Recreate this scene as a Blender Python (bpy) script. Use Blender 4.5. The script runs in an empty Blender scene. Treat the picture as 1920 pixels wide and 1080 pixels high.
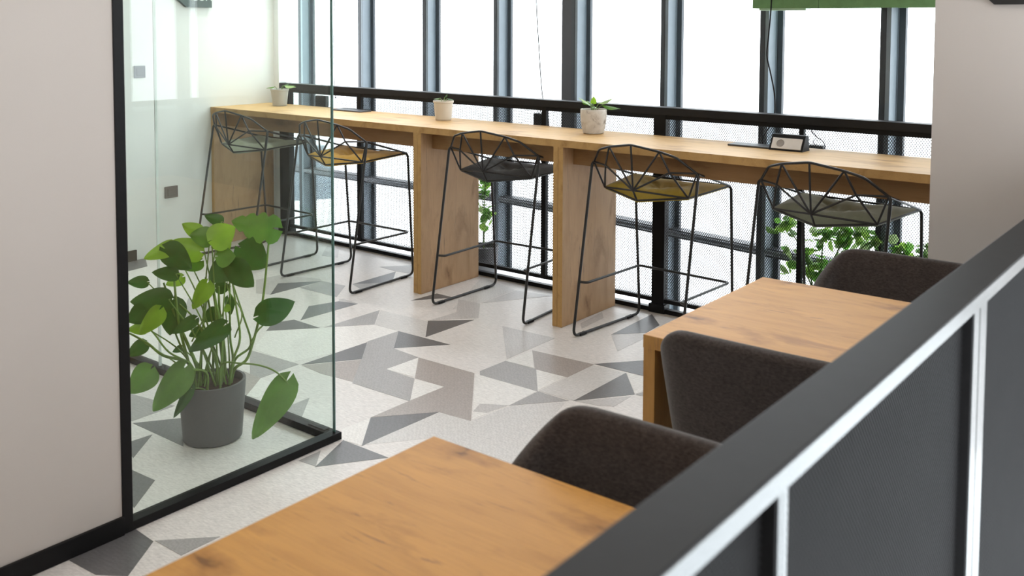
import bpy, bmesh, math, random
from mathutils import Vector, Matrix
PI = math.pi
sc = bpy.context.scene
COL = sc.collection
# ------------------------------------------------------------------ camera
cd = bpy.data.cameras.new('camera'); cam = bpy.data.objects.new('camera', cd); COL.objects.link(cam)
def set_camera():
    yaw, pitch, roll = .6495, .0595, .0056
    R1 = Matrix(((math.cos(yaw), math.sin(yaw), 0), (-math.sin(yaw), math.cos(yaw), 0), (0, 0, 1)))
    R2 = Matrix(((1, 0, 0), (0, math.cos(pitch), -math.sin(pitch)), (0, math.sin(pitch), math.cos(pitch))))
    R3 = Matrix(((math.cos(roll), 0, math.sin(roll)), (0, 1, 0), (-math.sin(roll), 0, math.cos(roll))))
    R = R3 @ R2 @ R1
    right, fwd, up = R[0], R[1], R[2]
    M = Matrix((right, up, -fwd)).transposed().to_4x4()
    M.translation = Vector((3.1812, -4.3155, 1.6857))
    cam.matrix_world = M
set_camera()
cd.sensor_width = 36; cd.lens = 1823.54 * 36 / 1920
cd.shift_x = (960 - 1012.49) / 1920; cd.shift_y = (154.06 - 540) / 1920
cd.clip_start = .05; cd.clip_end = 500
cd.dof.use_dof = True; cd.dof.focus_distance = 5.2; cd.dof.aperture_fstop = 4.5
sc.camera = cam
sc.cycles.transparent_max_bounces = 24
# ------------------------------------------------------------------ world, lights, exposure
w = bpy.data.worlds.new('overcast_sky'); sc.world = w; w.use_nodes = True
w.node_tree.nodes['Background'].inputs[0].default_value = (.93, .97, 1, 1)
w.node_tree.nodes['Background'].inputs[1].default_value = 5.2
sc.view_settings.view_transform = 'Standard'; sc.view_settings.look = 'None'
sc.view_settings.exposure = 0.12; sc.view_settings.gamma = 1; sc.view_settings.use_curve_mapping = False
def area(name, loc, sx, sy, power, col, rot=(0, 0, 0)):
    l = bpy.data.lights.new(name, 'AREA'); l.shape = 'RECTANGLE'; l.size = sx; l.size_y = sy
    l.energy = power; l.color = col
    o = bpy.data.objects.new(name, l); COL.objects.link(o); o.location = loc; o.rotation_euler = rot; return o
WARM = (1, .86, .70)
area('ceiling_fill_light', (1.9, -2.9, 2.86), 1.2, 3.2, 20, WARM)  # unseen ceiling lights added as interior fill, without fixtures
area('ceiling_fill_light', (-.9, -1.0, 2.86), 2.6, .4, 14, WARM)
area('ceiling_fill_light', (-1.2, -3.2, 2.86), 1.6, 1.6, 16, (1, .93, .84))
area('ceiling_fill_light', (3.2, -6.5, 2.86), 3.0, 1.2, 22, WARM)
sp = bpy.data.lights.new('ceiling_downlight', 'SPOT'); sp.energy = 90; sp.spot_size = 1.5; sp.spot_blend = .7; sp.color = (1, .97, .92); sp.shadow_soft_size = .04
so = bpy.data.objects.new('ceiling_downlight', sp); COL.objects.link(so); so.location = (-2.72, .33, 2.8); so.rotation_euler = (0, -.12, 0)

# ------------------------------------------------------------------ helpers
def tag(o, label=None, cat=None, group=None, kind=None):
    if label: o['label'] = label
    if cat: o['category'] = cat
    if group: o['group'] = group
    if kind: o['kind'] = kind
    return o
def empty(name, loc=(0, 0, 0), rz=0, label=None, cat=None, group=None, kind=None):
    o = bpy.data.objects.new(name, None); o.empty_display_size = .1
    COL.objects.link(o); o.location = loc; o.rotation_euler = (0, 0, rz)
    return tag(o, label, cat, group, kind)
def mobj(name, bm, mat, parent=None, smooth=False, kind=None):
    bmesh.ops.recalc_face_normals(bm, faces=bm.faces)
    me = bpy.data.meshes.new(name); bm.to_mesh(me); bm.free()
    me.materials.append(mat)
    if smooth:
        for p in me.polygons: p.use_smooth = True
    o = bpy.data.objects.new(name, me); COL.objects.link(o)
    if parent: o.parent = parent
    if kind: o['kind'] = kind
    return o
def smooth_angle(o, ang=.6):
    bm = bmesh.new(); bm.from_mesh(o.data)
    for f in bm.faces: f.smooth = True
    for e in bm.edges:
        if len(e.link_faces) == 2 and e.calc_face_angle() > ang: e.smooth = False
    bm.to_mesh(o.data); bm.free(); return o
def add_box(bm, x0, x1, y0, y1, z0, z1, bev=0):
    vs = [bm.verts.new((x, y, z)) for z in (z0, z1) for y in (y0, y1) for x in (x0, x1)]
    fs = [(0, 2, 3, 1), (4, 5, 7, 6), (0, 1, 5, 4), (2, 6, 7, 3), (0, 4, 6, 2), (1, 3, 7, 5)]
    F = [bm.faces.new([vs[i] for i in f]) for f in fs]
    if bev:
        es = list({e for f in F for e in f.edges})
        bmesh.ops.bevel(bm, geom=es, offset=bev, segments=2, affect='EDGES', profile=.5)
def box(name, mat, parent, x0, x1, y0, y1, z0, z1, bev=0):
    bm = bmesh.new(); add_box(bm, x0, x1, y0, y1, z0, z1, bev)
    return mobj(name, bm, mat, parent)
def add_prism(bm, pts, z0, z1):
    lo = [bm.verts.new((x, y, z0)) for x, y in pts]; hi = [bm.verts.new((x, y, z1)) for x, y in pts]
    n = len(pts); bm.faces.new(hi); bm.faces.new(lo[::-1])
    for i in range(n): bm.faces.new((lo[i], lo[(i + 1) % n], hi[(i + 1) % n], hi[i]))
def fillet(pts, r, seg=5, closed=False):
    P = [Vector(p) for p in pts]; out = []; n = len(P)
    for i, p in enumerate(P):
        if not closed and i in (0, n - 1): out.append(p); continue
        a, b = P[i - 1], P[(i + 1) % n]
        da, db = (a - p), (b - p); rr = min(r, da.length * .45, db.length * .45)
        A, B = p + da.normalized() * rr, p + db.normalized() * rr
        for k in range(seg + 1):
            s = k / seg; out.append(A * (1 - s) ** 2 + p * 2 * s * (1 - s) + B * s * s)
    return out
def spline(pts, sub=5):
    P = [Vector(p) for p in pts]
    if len(P) < 3: return P
    Q = [P[0] * 2 - P[1]] + P + [P[-1] * 2 - P[-2]]; out = []
    for i in range(1, len(Q) - 2):
        for k in range(sub):
            s = k / sub; a, b, c, d = Q[i - 1:i + 3]
            out.append(.5 * ((2 * b) + (c - a) * s + (2 * a - 5 * b + 4 * c - d) * s * s + (3 * b - a - 3 * c + d) * s ** 3))
    out.append(P[-1]); return out
def add_tube(bm, pts, r0, r1=None, n=8):
    P = [Vector(p) for p in pts]; r1 = r0 if r1 is None else r1
    prev = None; rings = []
    for i, p in enumerate(P):
        t = (P[min(i + 1, len(P) - 1)] - P[max(i - 1, 0)]).normalized()
        if prev is None:
            a = Vector((0, 0, 1)) if abs(t.z) < .9 else Vector((1, 0, 0)); u = t.cross(a).normalized()
        else:
            u = (prev - t * prev.dot(t)).normalized()
        prev = u; v = t.cross(u); r = r0 + (r1 - r0) * i / max(1, len(P) - 1)
        rings.append([bm.verts.new(p + (u * math.cos(2 * PI * k / n) + v * math.sin(2 * PI * k / n)) * r) for k in range(n)])
    for a, b in zip(rings, rings[1:]):
        for k in range(n): bm.faces.new((a[k], a[(k + 1) % n], b[(k + 1) % n], b[k]))
    bm.faces.new(rings[0][::-1]); bm.faces.new(rings[-1])
def tube(name, mat, parent, pts, r0, r1=None, n=8):
    bm = bmesh.new(); add_tube(bm, pts, r0, r1, n); o = mobj(name, bm, mat, parent); return smooth_angle(o, .9)
def add_lathe(bm, prof, n=32, c=(0, 0)):
    rings = []
    for r, z in prof:
        rings.append([bm.verts.new((c[0] + r * math.cos(2 * PI * k / n), c[1] + r * math.sin(2 * PI * k / n), z)) for k in range(n)])
    for a, b in zip(rings, rings[1:]):
        for k in range(n): bm.faces.new((a[k], a[(k + 1) % n], b[(k + 1) % n], b[k]))
    bm.faces.new(rings[0][::-1]); bm.faces.new(rings[-1])
def lathe(name, mat, parent, prof, n=32):
    bm = bmesh.new(); add_lathe(bm, prof, n); return smooth_angle(mobj(name, bm, mat, parent), .7)
def link_copy(o, parent=None):
    c = o.copy(); COL.objects.link(c); c.parent = parent
    for ch in o.children: link_copy(ch, c)
    return c

# ------------------------------------------------------------------ materials
def new_mat(name):
    m = bpy.data.materials.new(name); m.use_nodes = True; nt = m.node_tree
    return m, nt, nt.nodes['Principled BSDF']
def N(nt, t, **kw):
    n = nt.nodes.new(t)
    for k, v in kw.items(): setattr(n, k, v)
    return n
def ramp(nt, stops):
    r = N(nt, 'ShaderNodeValToRGB'); e = r.color_ramp.elements
    while len(e) < len(stops): e.new(.5)
    for i, (p, c) in enumerate(stops): e[i].position = p; e[i].color = (*c, 1)
    return r
def bump(nt, b, src, strength, dist=.002):
    n = N(nt, 'ShaderNodeBump'); n.inputs['Strength'].default_value = strength; n.inputs['Distance'].default_value = dist
    nt.links.new(src, n.inputs['Height']); nt.links.new(n.outputs[0], b.inputs['Normal'])
def coords(nt, scale=(1, 1, 1), rot=(0, 0, 0)):
    tc = N(nt, 'ShaderNodeTexCoord'); mp = N(nt, 'ShaderNodeMapping')
    mp.inputs['Scale'].default_value = scale; mp.inputs['Rotation'].default_value = rot
    nt.links.new(tc.outputs['Object'], mp.inputs[0]); return mp.outputs[0]
def noise(nt, vec, scale, detail=4, rough=.55, dist=0):
    n = N(nt, 'ShaderNodeTexNoise'); n.inputs['Scale'].default_value = scale; n.inputs['Detail'].default_value = detail
    n.inputs['Roughness'].default_value = rough; n.inputs['Distortion'].default_value = dist
    nt.links.new(vec, n.inputs['Vector']); return n
def mixc(nt, a, b, fac, mode='MIX'):
    m = N(nt, 'ShaderNodeMix', data_type='RGBA', blend_type=mode)
    for sock, v in ((m.inputs[6], a), (m.inputs[7], b), (m.inputs[0], fac)):
        if hasattr(v, 'node'): nt.links.new(v, sock)
        elif isinstance(v, tuple): sock.default_value = (*v, 1)
        else: sock.default_value = v
    return m.outputs[2]
def plain(name, col, rough=.5, metal=0, spec=.5, var=.06, vscale=14, bmp=0, bscale=300):
    m, nt, b = new_mat(name); v = coords(nt)
    n = noise(nt, v, vscale)
    lo = tuple(c * (1 - var) for c in col); hi = tuple(min(1, c * (1 + var)) for c in col)
    r = ramp(nt, [(.3, lo), (.7, hi)]); nt.links.new(n.outputs[0], r.inputs[0]); nt.links.new(r.outputs[0], b.inputs['Base Color'])
    b.inputs['Roughness'].default_value = rough; b.inputs['Metallic'].default_value = metal; b.inputs['Specular IOR Level'].default_value = spec
    if bmp: bump(nt, b, noise(nt, v, bscale, 2).outputs[0], bmp)
    return m
def wood(name, axis, light=(.60, .375, .155), dark=(.30, .165, .075), rough=.5):
    m, nt, b = new_mat(name)
    def ax(l, c): return {'x': (l, c, c), 'y': (c, l, c), 'z': (c, c, l)}[axis]
    # broad soft tone
    n1 = noise(nt, coords(nt, ax(1.3, 4.5)), 1.9, 6, .6, .8)
    r1 = ramp(nt, [(.25, tuple(x * y for x, y in zip(light, (.80, .74, .66)))), (.5, light), (.75, tuple(min(1, x * 1.10) for x in light))])
    nt.links.new(n1.outputs[0], r1.inputs[0]); c = r1.outputs[0]
    # fine grain lines
    n2 = noise(nt, coords(nt, ax(2, 70)), 3, 4, .6)
    r2 = ramp(nt, [(.32, (.80, .78, .75)), (.58, (1, 1, 1))]); nt.links.new(n2.outputs[0], r2.inputs[0])
    c = mixc(nt, c, r2.outputs[0], .42, 'MULTIPLY')
    n5 = noise(nt, coords(nt, ax(2.2, 5)), 1.7, 5, .6, .5)
    r5 = ramp(nt, [(.56, (1, 1, 1)), (.74, (.60, .53, .47))]); nt.links.new(n5.outputs[0], r5.inputs[0])
    c = mixc(nt, c, r5.outputs[0], .85, 'MULTIPLY')
    # dark cracks along the grain
    n3 = noise(nt, coords(nt, ax(1.8, 22)), 2.2, 6, .7, .6)
    r3 = ramp(nt, [(.60, (0, 0, 0)), (.70, (.85, .85, .85))]); nt.links.new(n3.outputs[0], r3.inputs[0])
    c = mixc(nt, c, dark, r3.outputs[0])
    # knots and smoky patches
    v4 = coords(nt, ax(2.6, 5.0)); dn = noise(nt, v4, 1.8, 4, .6)
    va = N(nt, 'ShaderNodeVectorMath', operation='MULTIPLY_ADD'); va.inputs[1].default_value = (.9, .9, .9); nt.links.new(dn.outputs['Color'], va.inputs[0]); nt.links.new(v4, va.inputs[2])
    vo = N(nt, 'ShaderNodeTexVoronoi'); vo.inputs['Scale'].default_value = .8; nt.links.new(va.outputs[0], vo.inputs['Vector'])
    r4 = ramp(nt, [(.03, (.22, .16, .13)), (.07, (.62, .55, .50)), (.20, (1, 1, 1))]); nt.links.new(vo.outputs['Distance'], r4.inputs[0])
    c = mixc(nt, c, r4.outputs[0], .85, 'MULTIPLY')
    nt.links.new(c, b.inputs['Base Color']); b.inputs['Roughness'].default_value = rough; b.inputs['Specular IOR Level'].default_value = .3
    bump(nt, b, n2.outputs[0], .12, .001)
    return m
def woven(name, col, ang):
    m, nt, b = new_mat(name)
    v = coords(nt, (1, 1, 1), (0, 0, ang))
    w1 = N(nt, 'ShaderNodeTexWave'); w1.wave_profile = 'SIN'; w1.bands_direction = 'X'; w1.inputs['Scale'].default_value = 20; w1.inputs['Distortion'].default_value = 9; w1.inputs['Detail'].default_value = 2; w1.inputs['Detail Scale'].default_value = 2
    nt.links.new(v, w1.inputs['Vector'])
    v2 = coords(nt, (9, 45, 30), (0, 0, ang)); n = noise(nt, v2, 3, 4, .65)
    r = ramp(nt, [(.25, tuple(c * .80 for c in col)), (.75, tuple(min(1, c * 1.14) for c in col))])
    mx = N(nt, 'ShaderNodeMath', operation='MULTIPLY_ADD'); mx.inputs[1].default_value = .16
    nt.links.new(w1.outputs[0], mx.inputs[0]); 
    ml = N(nt, 'ShaderNodeMath', operation='MULTIPLY'); ml.inputs[1].default_value = .84; nt.links.new(n.outputs[0], ml.inputs[0]); nt.links.new(ml.outputs[0], mx.inputs[2])
    nt.links.new(mx.outputs[0], r.inputs[0]); nt.links.new(r.outputs[0], b.inputs['Base Color'])
    b.inputs['Roughness'].default_value = .36; b.inputs['Specular IOR Level'].default_value = .5
    bump(nt, b, mx.outputs[0], .35, .0015)
    return m
def fabric(name, col, scale=260, var=.35):
    m, nt, b = new_mat(name); v = coords(nt, (1, 1, 2.2)); n = noise(nt, v, scale, 3, .7)
    n2 = noise(nt, coords(nt), 22, 3)
    r = ramp(nt, [(.3, tuple(c * (1 - var) for c in col)), (.7, tuple(c * (1 + var) for c in col))]); nt.links.new(n.outputs[0], r.inputs[0])
    r2 = ramp(nt, [(.35, (.88, .88, .88)), (.65, (1, 1, 1))]); nt.links.new(n2.outputs[0], r2.inputs[0])
    nt.links.new(mixc(nt, r.outputs[0], r2.outputs[0], 1.0, 'MULTIPLY'), b.inputs['Base Color'])
    b.inputs['Roughness'].default_value = .95; b.inputs['Specular IOR Level'].default_value = .15
    b.inputs['Sheen Weight'].default_value = .25
    bump(nt, b, n.outputs[0], .5, .002); return m
def leaf_mat(name, col, vein, trans=.35):
    m, nt, b = new_mat(name); v = coords(nt)
    n = noise(nt, v, 9, 3); r = ramp(nt, [(.3, tuple(c * .75 for c in col)), (.7, tuple(c * 1.2 for c in col))]); nt.links.new(n.outputs[0], r.inputs[0])
    nt.links.new(mixc(nt, r.outputs[0], vein, .08), b.inputs['Base Color'])
    b.inputs['Roughness'].default_value = .42
    tr = N(nt, 'ShaderNodeBsdfTranslucent'); nt.links.new(r.outputs[0], tr.inputs[0])
    ms = N(nt, 'ShaderNodeMixShader'); ms.inputs[0].default_value = trans
    nt.links.new(b.outputs[0], ms.inputs[1]); nt.links.new(tr.outputs[0], ms.inputs[2])
    nt.links.new(ms.outputs[0], nt.nodes['Material Output'].inputs[0]); return m
def glass(name, tint, refl=1.0):
    m = bpy.data.materials.new(name); m.use_nodes = True; nt = m.node_tree; nt.nodes.remove(nt.nodes['Principled BSDF'])
    t = N(nt, 'ShaderNodeBsdfTransparent'); t.inputs[0].default_value = (*tint, 1)
    g = N(nt, 'ShaderNodeBsdfGlossy'); g.inputs[0].default_value = (1, 1, 1, 1); g.inputs['Roughness'].default_value = .0
    f = N(nt, 'ShaderNodeLayerWeight'); f.inputs[0].default_value = .5
    pw = N(nt, 'ShaderNodeMath', operation='POWER'); pw.inputs[1].default_value = 5; nt.links.new(f.outputs['Facing'], pw.inputs[0])
    ma = N(nt, 'ShaderNodeMath', operation='MULTIPLY_ADD'); ma.inputs[1].default_value = .9 * refl; ma.inputs[2].default_value = .04 * refl; nt.links.new(pw.outputs[0], ma.inputs[0])
    ms = N(nt, 'ShaderNodeMixShader'); nt.links.new(ma.outputs[0], ms.inputs[0]); nt.links.new(t.outputs[0], ms.inputs[1]); nt.links.new(g.outputs[0], ms.inputs[2])
    nt.links.new(ms.outputs[0], nt.nodes['Material Output'].inputs[0]); return m
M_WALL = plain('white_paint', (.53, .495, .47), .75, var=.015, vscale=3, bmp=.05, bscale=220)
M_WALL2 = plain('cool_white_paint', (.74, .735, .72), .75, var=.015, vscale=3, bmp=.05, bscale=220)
M_CEIL = plain('ceiling_paint', (.30, .29, .28), .9, var=.01)
M_BLACK = plain('black_metal', (.009, .009, .010), .45, spec=.15, var=.1, vscale=30)
M_RAIL = plain('black_rail_paint', (.022, .0225, .024), .5, var=.08, vscale=25, spec=.13)
M_GLARE = plain('rail_glare_metal', (.175, .18, .183), .25, metal=1, var=.02)
M_WIRE = plain('black_wire', (.014, .013, .013), .35, var=.1, vscale=60)
M_MESH = plain('mesh_black', (.010, .010, .011), .7, var=.1, spec=.15)
M_MULL = plain('blue_grey_aluminium', (.19, .235, .27), .5, var=.04)
M_MULLD = plain('dark_frame_shade_aluminium', (.035, .042, .05), .45, var=.06)  # dark frames, and the painted shade on the mullion fronts
M_TRANS = plain('transom_aluminium', (.16, .18, .20), .3, var=.05)
M_SILL = plain('white_sill', (.85, .85, .85), .7, var=.02)
M_OAKX = wood('oak_grain_x', 'x', (.57, .36, .155)); M_OAKZ = wood('oak_grain_z', 'z', (.45, .285, .155), (.20, .13, .085))
M_OAKY = wood('oak_edge', 'y', (.48, .29, .11))
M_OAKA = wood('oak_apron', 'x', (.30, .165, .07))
M_OAKT = wood('oak_table', 'x', (.59, .30, .075), (.20, .095, .04))
M_OAKTZ = wood('oak_table_panel', 'z', (.50, .27, .08))
M_CHAIR = fabric('charcoal_brown_fabric', (.062, .051, .048), 95, .42)
M_LEGW = plain('dark_chair_leg', (.02, .017, .015), .5)
M_GLASS = glass('clear_glass', (.955, .985, .97), .75); M_EDGE = plain('glass_edge_green', (.14, .26, .25), .15, var=.05, spec=.8)
M_PANE = glass('window_glass', (.97, .985, .99), .5)
M_POT = plain('dark_grey_pot', (.105, .105, .108), .5, var=.05, vscale=6)
M_SOIL = plain('potting_soil', (.045, .026, .018), 1, var=.5, vscale=90, bmp=1, bscale=80)
M_STEM = plain('green_stem', (.16, .27, .055), .5, var=.25, vscale=20)
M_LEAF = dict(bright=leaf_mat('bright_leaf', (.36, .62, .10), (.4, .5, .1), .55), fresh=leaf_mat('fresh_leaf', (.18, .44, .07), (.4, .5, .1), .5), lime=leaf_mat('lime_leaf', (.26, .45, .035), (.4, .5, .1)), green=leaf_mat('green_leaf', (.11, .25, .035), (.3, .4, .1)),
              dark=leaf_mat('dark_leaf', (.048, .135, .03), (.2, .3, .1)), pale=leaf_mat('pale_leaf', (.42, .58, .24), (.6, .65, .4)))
TONE = dict(dark=(.150, .145, .152), mid=(.40, .385, .385), taupe=(.42, .375, .355), white=(.85, .83, .81), pale=(.58, .555, .55), pale2=(.68, .66, .65), base=(.79, .755, .74))
M_TILE = {}
for i, (k, c) in enumerate(TONE.items()):
    M_TILE[k] = [woven('woven_%s' % k, c, a) for a in ((.3, 1.5, 2.4) if k != 'base' else (.9,))]
# ------------------------------------------------------------------ data
ROAD = [(-36, 26), (-24.1, 17.0), (-23.2, 18.4), (-31, 25), (-35, 28)]
TILES = [["white", [[0.501, -1.249], [0.529, -1.034], [0.522, -0.826], [0.15, -0.829]]], ["pale2", [[0.325, -1.708], [0.503, -1.483], [0.899, -1.47], [0.703, -0.847], [0.536, -1.035], [0.509, -1.266], [0.336, -1.283]]], ["white", [[-1.025, -1.225], [-0.963, -1.271], [-0.67, -1.276], [-0.606, -1.025], [-0.608, -0.6], [-0.791, -0.605], [-0.984, -0.832], [-1.166, -1.047]]], ["pale2", [[-0.794, -0.599], [-0.606, -0.598], [-0.423, -0.583], [-0.603, -0.373], [-0.971, -0.389]]], ["pale2", [[-0.653, -0.109], [-0.609, 0.101], [-0.627, 0.448], [-0.991, 0.549]]], ["dark", [[-1.748, -0.584], [-1.746, -0.172], [-1.925, -0.389]]], ["mid", [[-1.385, -0.364], [-1.54, -0.156], [-1.746, -0.172], [-1.73, -0.368]]], ["dark", [[-1.185, -0.804], [-1.173, -0.382], [-1.305, -0.415], [-1.366, -0.597]]], ["pale", [[-1.303, -0.417], [-1.176, -0.377], [-1.32, -0.365], [-1.342, -0.383]]], ["dark", [[-1.264, -0.936], [-1.179, -1.045], [-0.989, -0.828], [-1.223, -0.82]]], ["mid", [[-0.979, -0.807], [-0.799, -0.597], [-0.976, -0.39]]], ["dark", [[-1.534, -0.101], [-1.367, 0.091], [-1.547, 0.299]]], ["mid", [[-1.41, -0.147], [-1.366, 0.085], [-1.53, -0.105]]], ["mid", [[-1.564, 0.305], [-1.406, 0.322], [-1.585, 0.498], [-1.727, 0.321]]], ["pale", [[-1.846, -0.617], [-1.753, -0.582], [-1.929, -0.388], [-1.751, -0.172], [-1.8, -0.146], [-2.086, -0.25], [-2.109, -0.422]]], ["dark", [[-0.975, -0.132], [-0.81, 0.075], [-0.957, 0.077]]], ["pale", [[-2.297, 0.288], [-2.165, 0.324], [-2.328, 0.477], [-2.517, 0.525]]], ["dark", [[-0.419, -0.583], [-0.415, -0.188], [-0.609, -0.365]]], ["pale", [[-0.608, -0.357], [-0.419, -0.146], [-0.6, 0.078], [-0.765, 0.066], [-0.594, -0.143]]], ["dark", [[-0.423, -0.814], [-0.231, -0.591], [-0.607, -0.6]]], ["mid", [[-0.22, -1.281], [0.15, -1.272], [-0.032, -1.059], [-0.23, -1.054], [-0.225, -0.835], [-0.422, -0.816], [-0.607, -0.602], [-0.611, -0.823]]], ["dark", [[-0.605, -1.269], [-0.431, -1.029], [-0.602, -0.835]]], ["taupe", [[-0.596, -1.273], [-0.437, -1.289], [-0.233, -1.268], [-0.425, -1.036]]], ["white", [[-0.229, -1.053], [-0.044, -1.047], [-0.223, -0.838]]], ["white", [[0.144, -1.265], [0.15, -1.05], [-0.023, -1.064]]], ["taupe", [[-0.033, -1.055], [0.151, -1.049], [0.144, -1.286], [0.144, -1.502], [0.334, -1.28], [0.509, -1.268], [0.145, -0.829], [-0.223, -0.836]]], ["dark", [[0.326, -1.721], [0.334, -1.28], [0.146, -1.505]]], ["white", [[0.217, -1.731], [0.323, -1.718], [0.148, -1.51], [0.14, -1.663]]], ["dark", [[0.324, -1.955], [0.485, -1.728], [0.226, -1.729]]], ["mid", [[0.232, -1.959], [0.322, -1.95], [0.229, -1.847]]], ["mid", [[0.182, -0.831], [0.528, -0.827], [0.346, -0.6], [0.154, -0.603], [0.148, -0.793]]], ["white", [[0.326, -0.595], [0.166, -0.399], [0.156, -0.604]]], ["taupe", [[0.34, -0.604], [0.532, -0.595], [0.533, -0.371], [0.163, -0.395]]], ["white", [[0.522, -0.815], [0.525, -0.6], [0.35, -0.605]]], ["pale2", [[0.723, -0.817], [0.72, -0.375], [0.535, -0.384], [0.53, -0.819]]], ["dark", [[0.723, -0.818], [0.9, -0.582], [0.721, -0.372]]], ["white", [[0.899, -0.577], [0.918, -0.492], [0.842, -0.366], [0.723, -0.37]]], ["dark", [[0.836, -0.355], [0.713, -0.151], [0.529, -0.365]]], ["mid", [[0.529, -1.036], [0.707, -0.829], [0.529, -0.825]]], ["pale", [[0.842, -0.793], [0.902, -0.759], [0.899, -0.612], [0.731, -0.816]]], ["mid", [[0.97, -0.57], [0.926, -0.495], [0.904, -0.582]]], ["dark", [[0.479, 0.222], [0.468, 0.383], [0.328, 0.535], [0.345, 0.075]]], ["pale", [[0.519, -0.134], [0.523, 0.192], [0.482, 0.217], [0.348, 0.07]]], ["pale", [[0.143, -0.579], [0.14, -0.165], [-0.215, -0.178]]], ["pale", [[0.16, 0.058], [0.144, 0.302], [0.076, 0.389], [0.1, 0.134]]], ["dark", [[-0.229, -2.159], [-0.484, -2.001], [-0.599, -2.16]]], ["dark", [[-0.29, -2.337], [-0.43, -2.172], [-0.44, -2.3]]], ["dark", [[-0.044, -2.517], [0.076, -2.546], [-0.055, -2.388], [-0.238, -2.397]]], ["mid", [[-0.658, -2.158], [-0.621, -2.149], [-0.628, -1.946], [-0.944, -1.994]]], ["mid", [[-0.609, -1.566], [-0.619, -1.272], [-0.987, -1.292]]], ["taupe", [[-0.473, -1.691], [-0.609, -1.506], [-0.755, -1.499]]], ["mid", [[-0.23, -1.69], [-0.093, -1.679], [-0.235, -1.521]]], ["white", [[-0.474, -1.685], [-0.416, -1.663], [-0.527, -1.513], [-0.609, -1.506]]], ["dark", [[0.367, -2.841], [0.452, -2.785], [0.33, -2.627], [0.208, -2.62], [0.225, -2.85]]], ["mid", [[0.476, -2.619], [0.475, -2.477], [0.33, -2.621]]], ["dark", [[-2.952, -0.93], [-2.993, -0.665], [-3.447, -0.424], [-3.646, -0.543]]], ["dark", [[-2.655, -1.046], [-2.906, -0.851], [-3.212, -0.839], [-3.021, -0.943]]], ["mid", [[-1.709, -1.227], [-1.6, -1.141], [-1.853, -0.938], [-2.073, -0.945]]], ["pale", [[-0.357, 0.482], [-0.614, 0.439], [-0.6, 0.09]]], ["pale", [[0.447, -1.185], [0.504, -1.157], [0.526, -1.037], [0.415, -1.101]]]]
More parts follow.
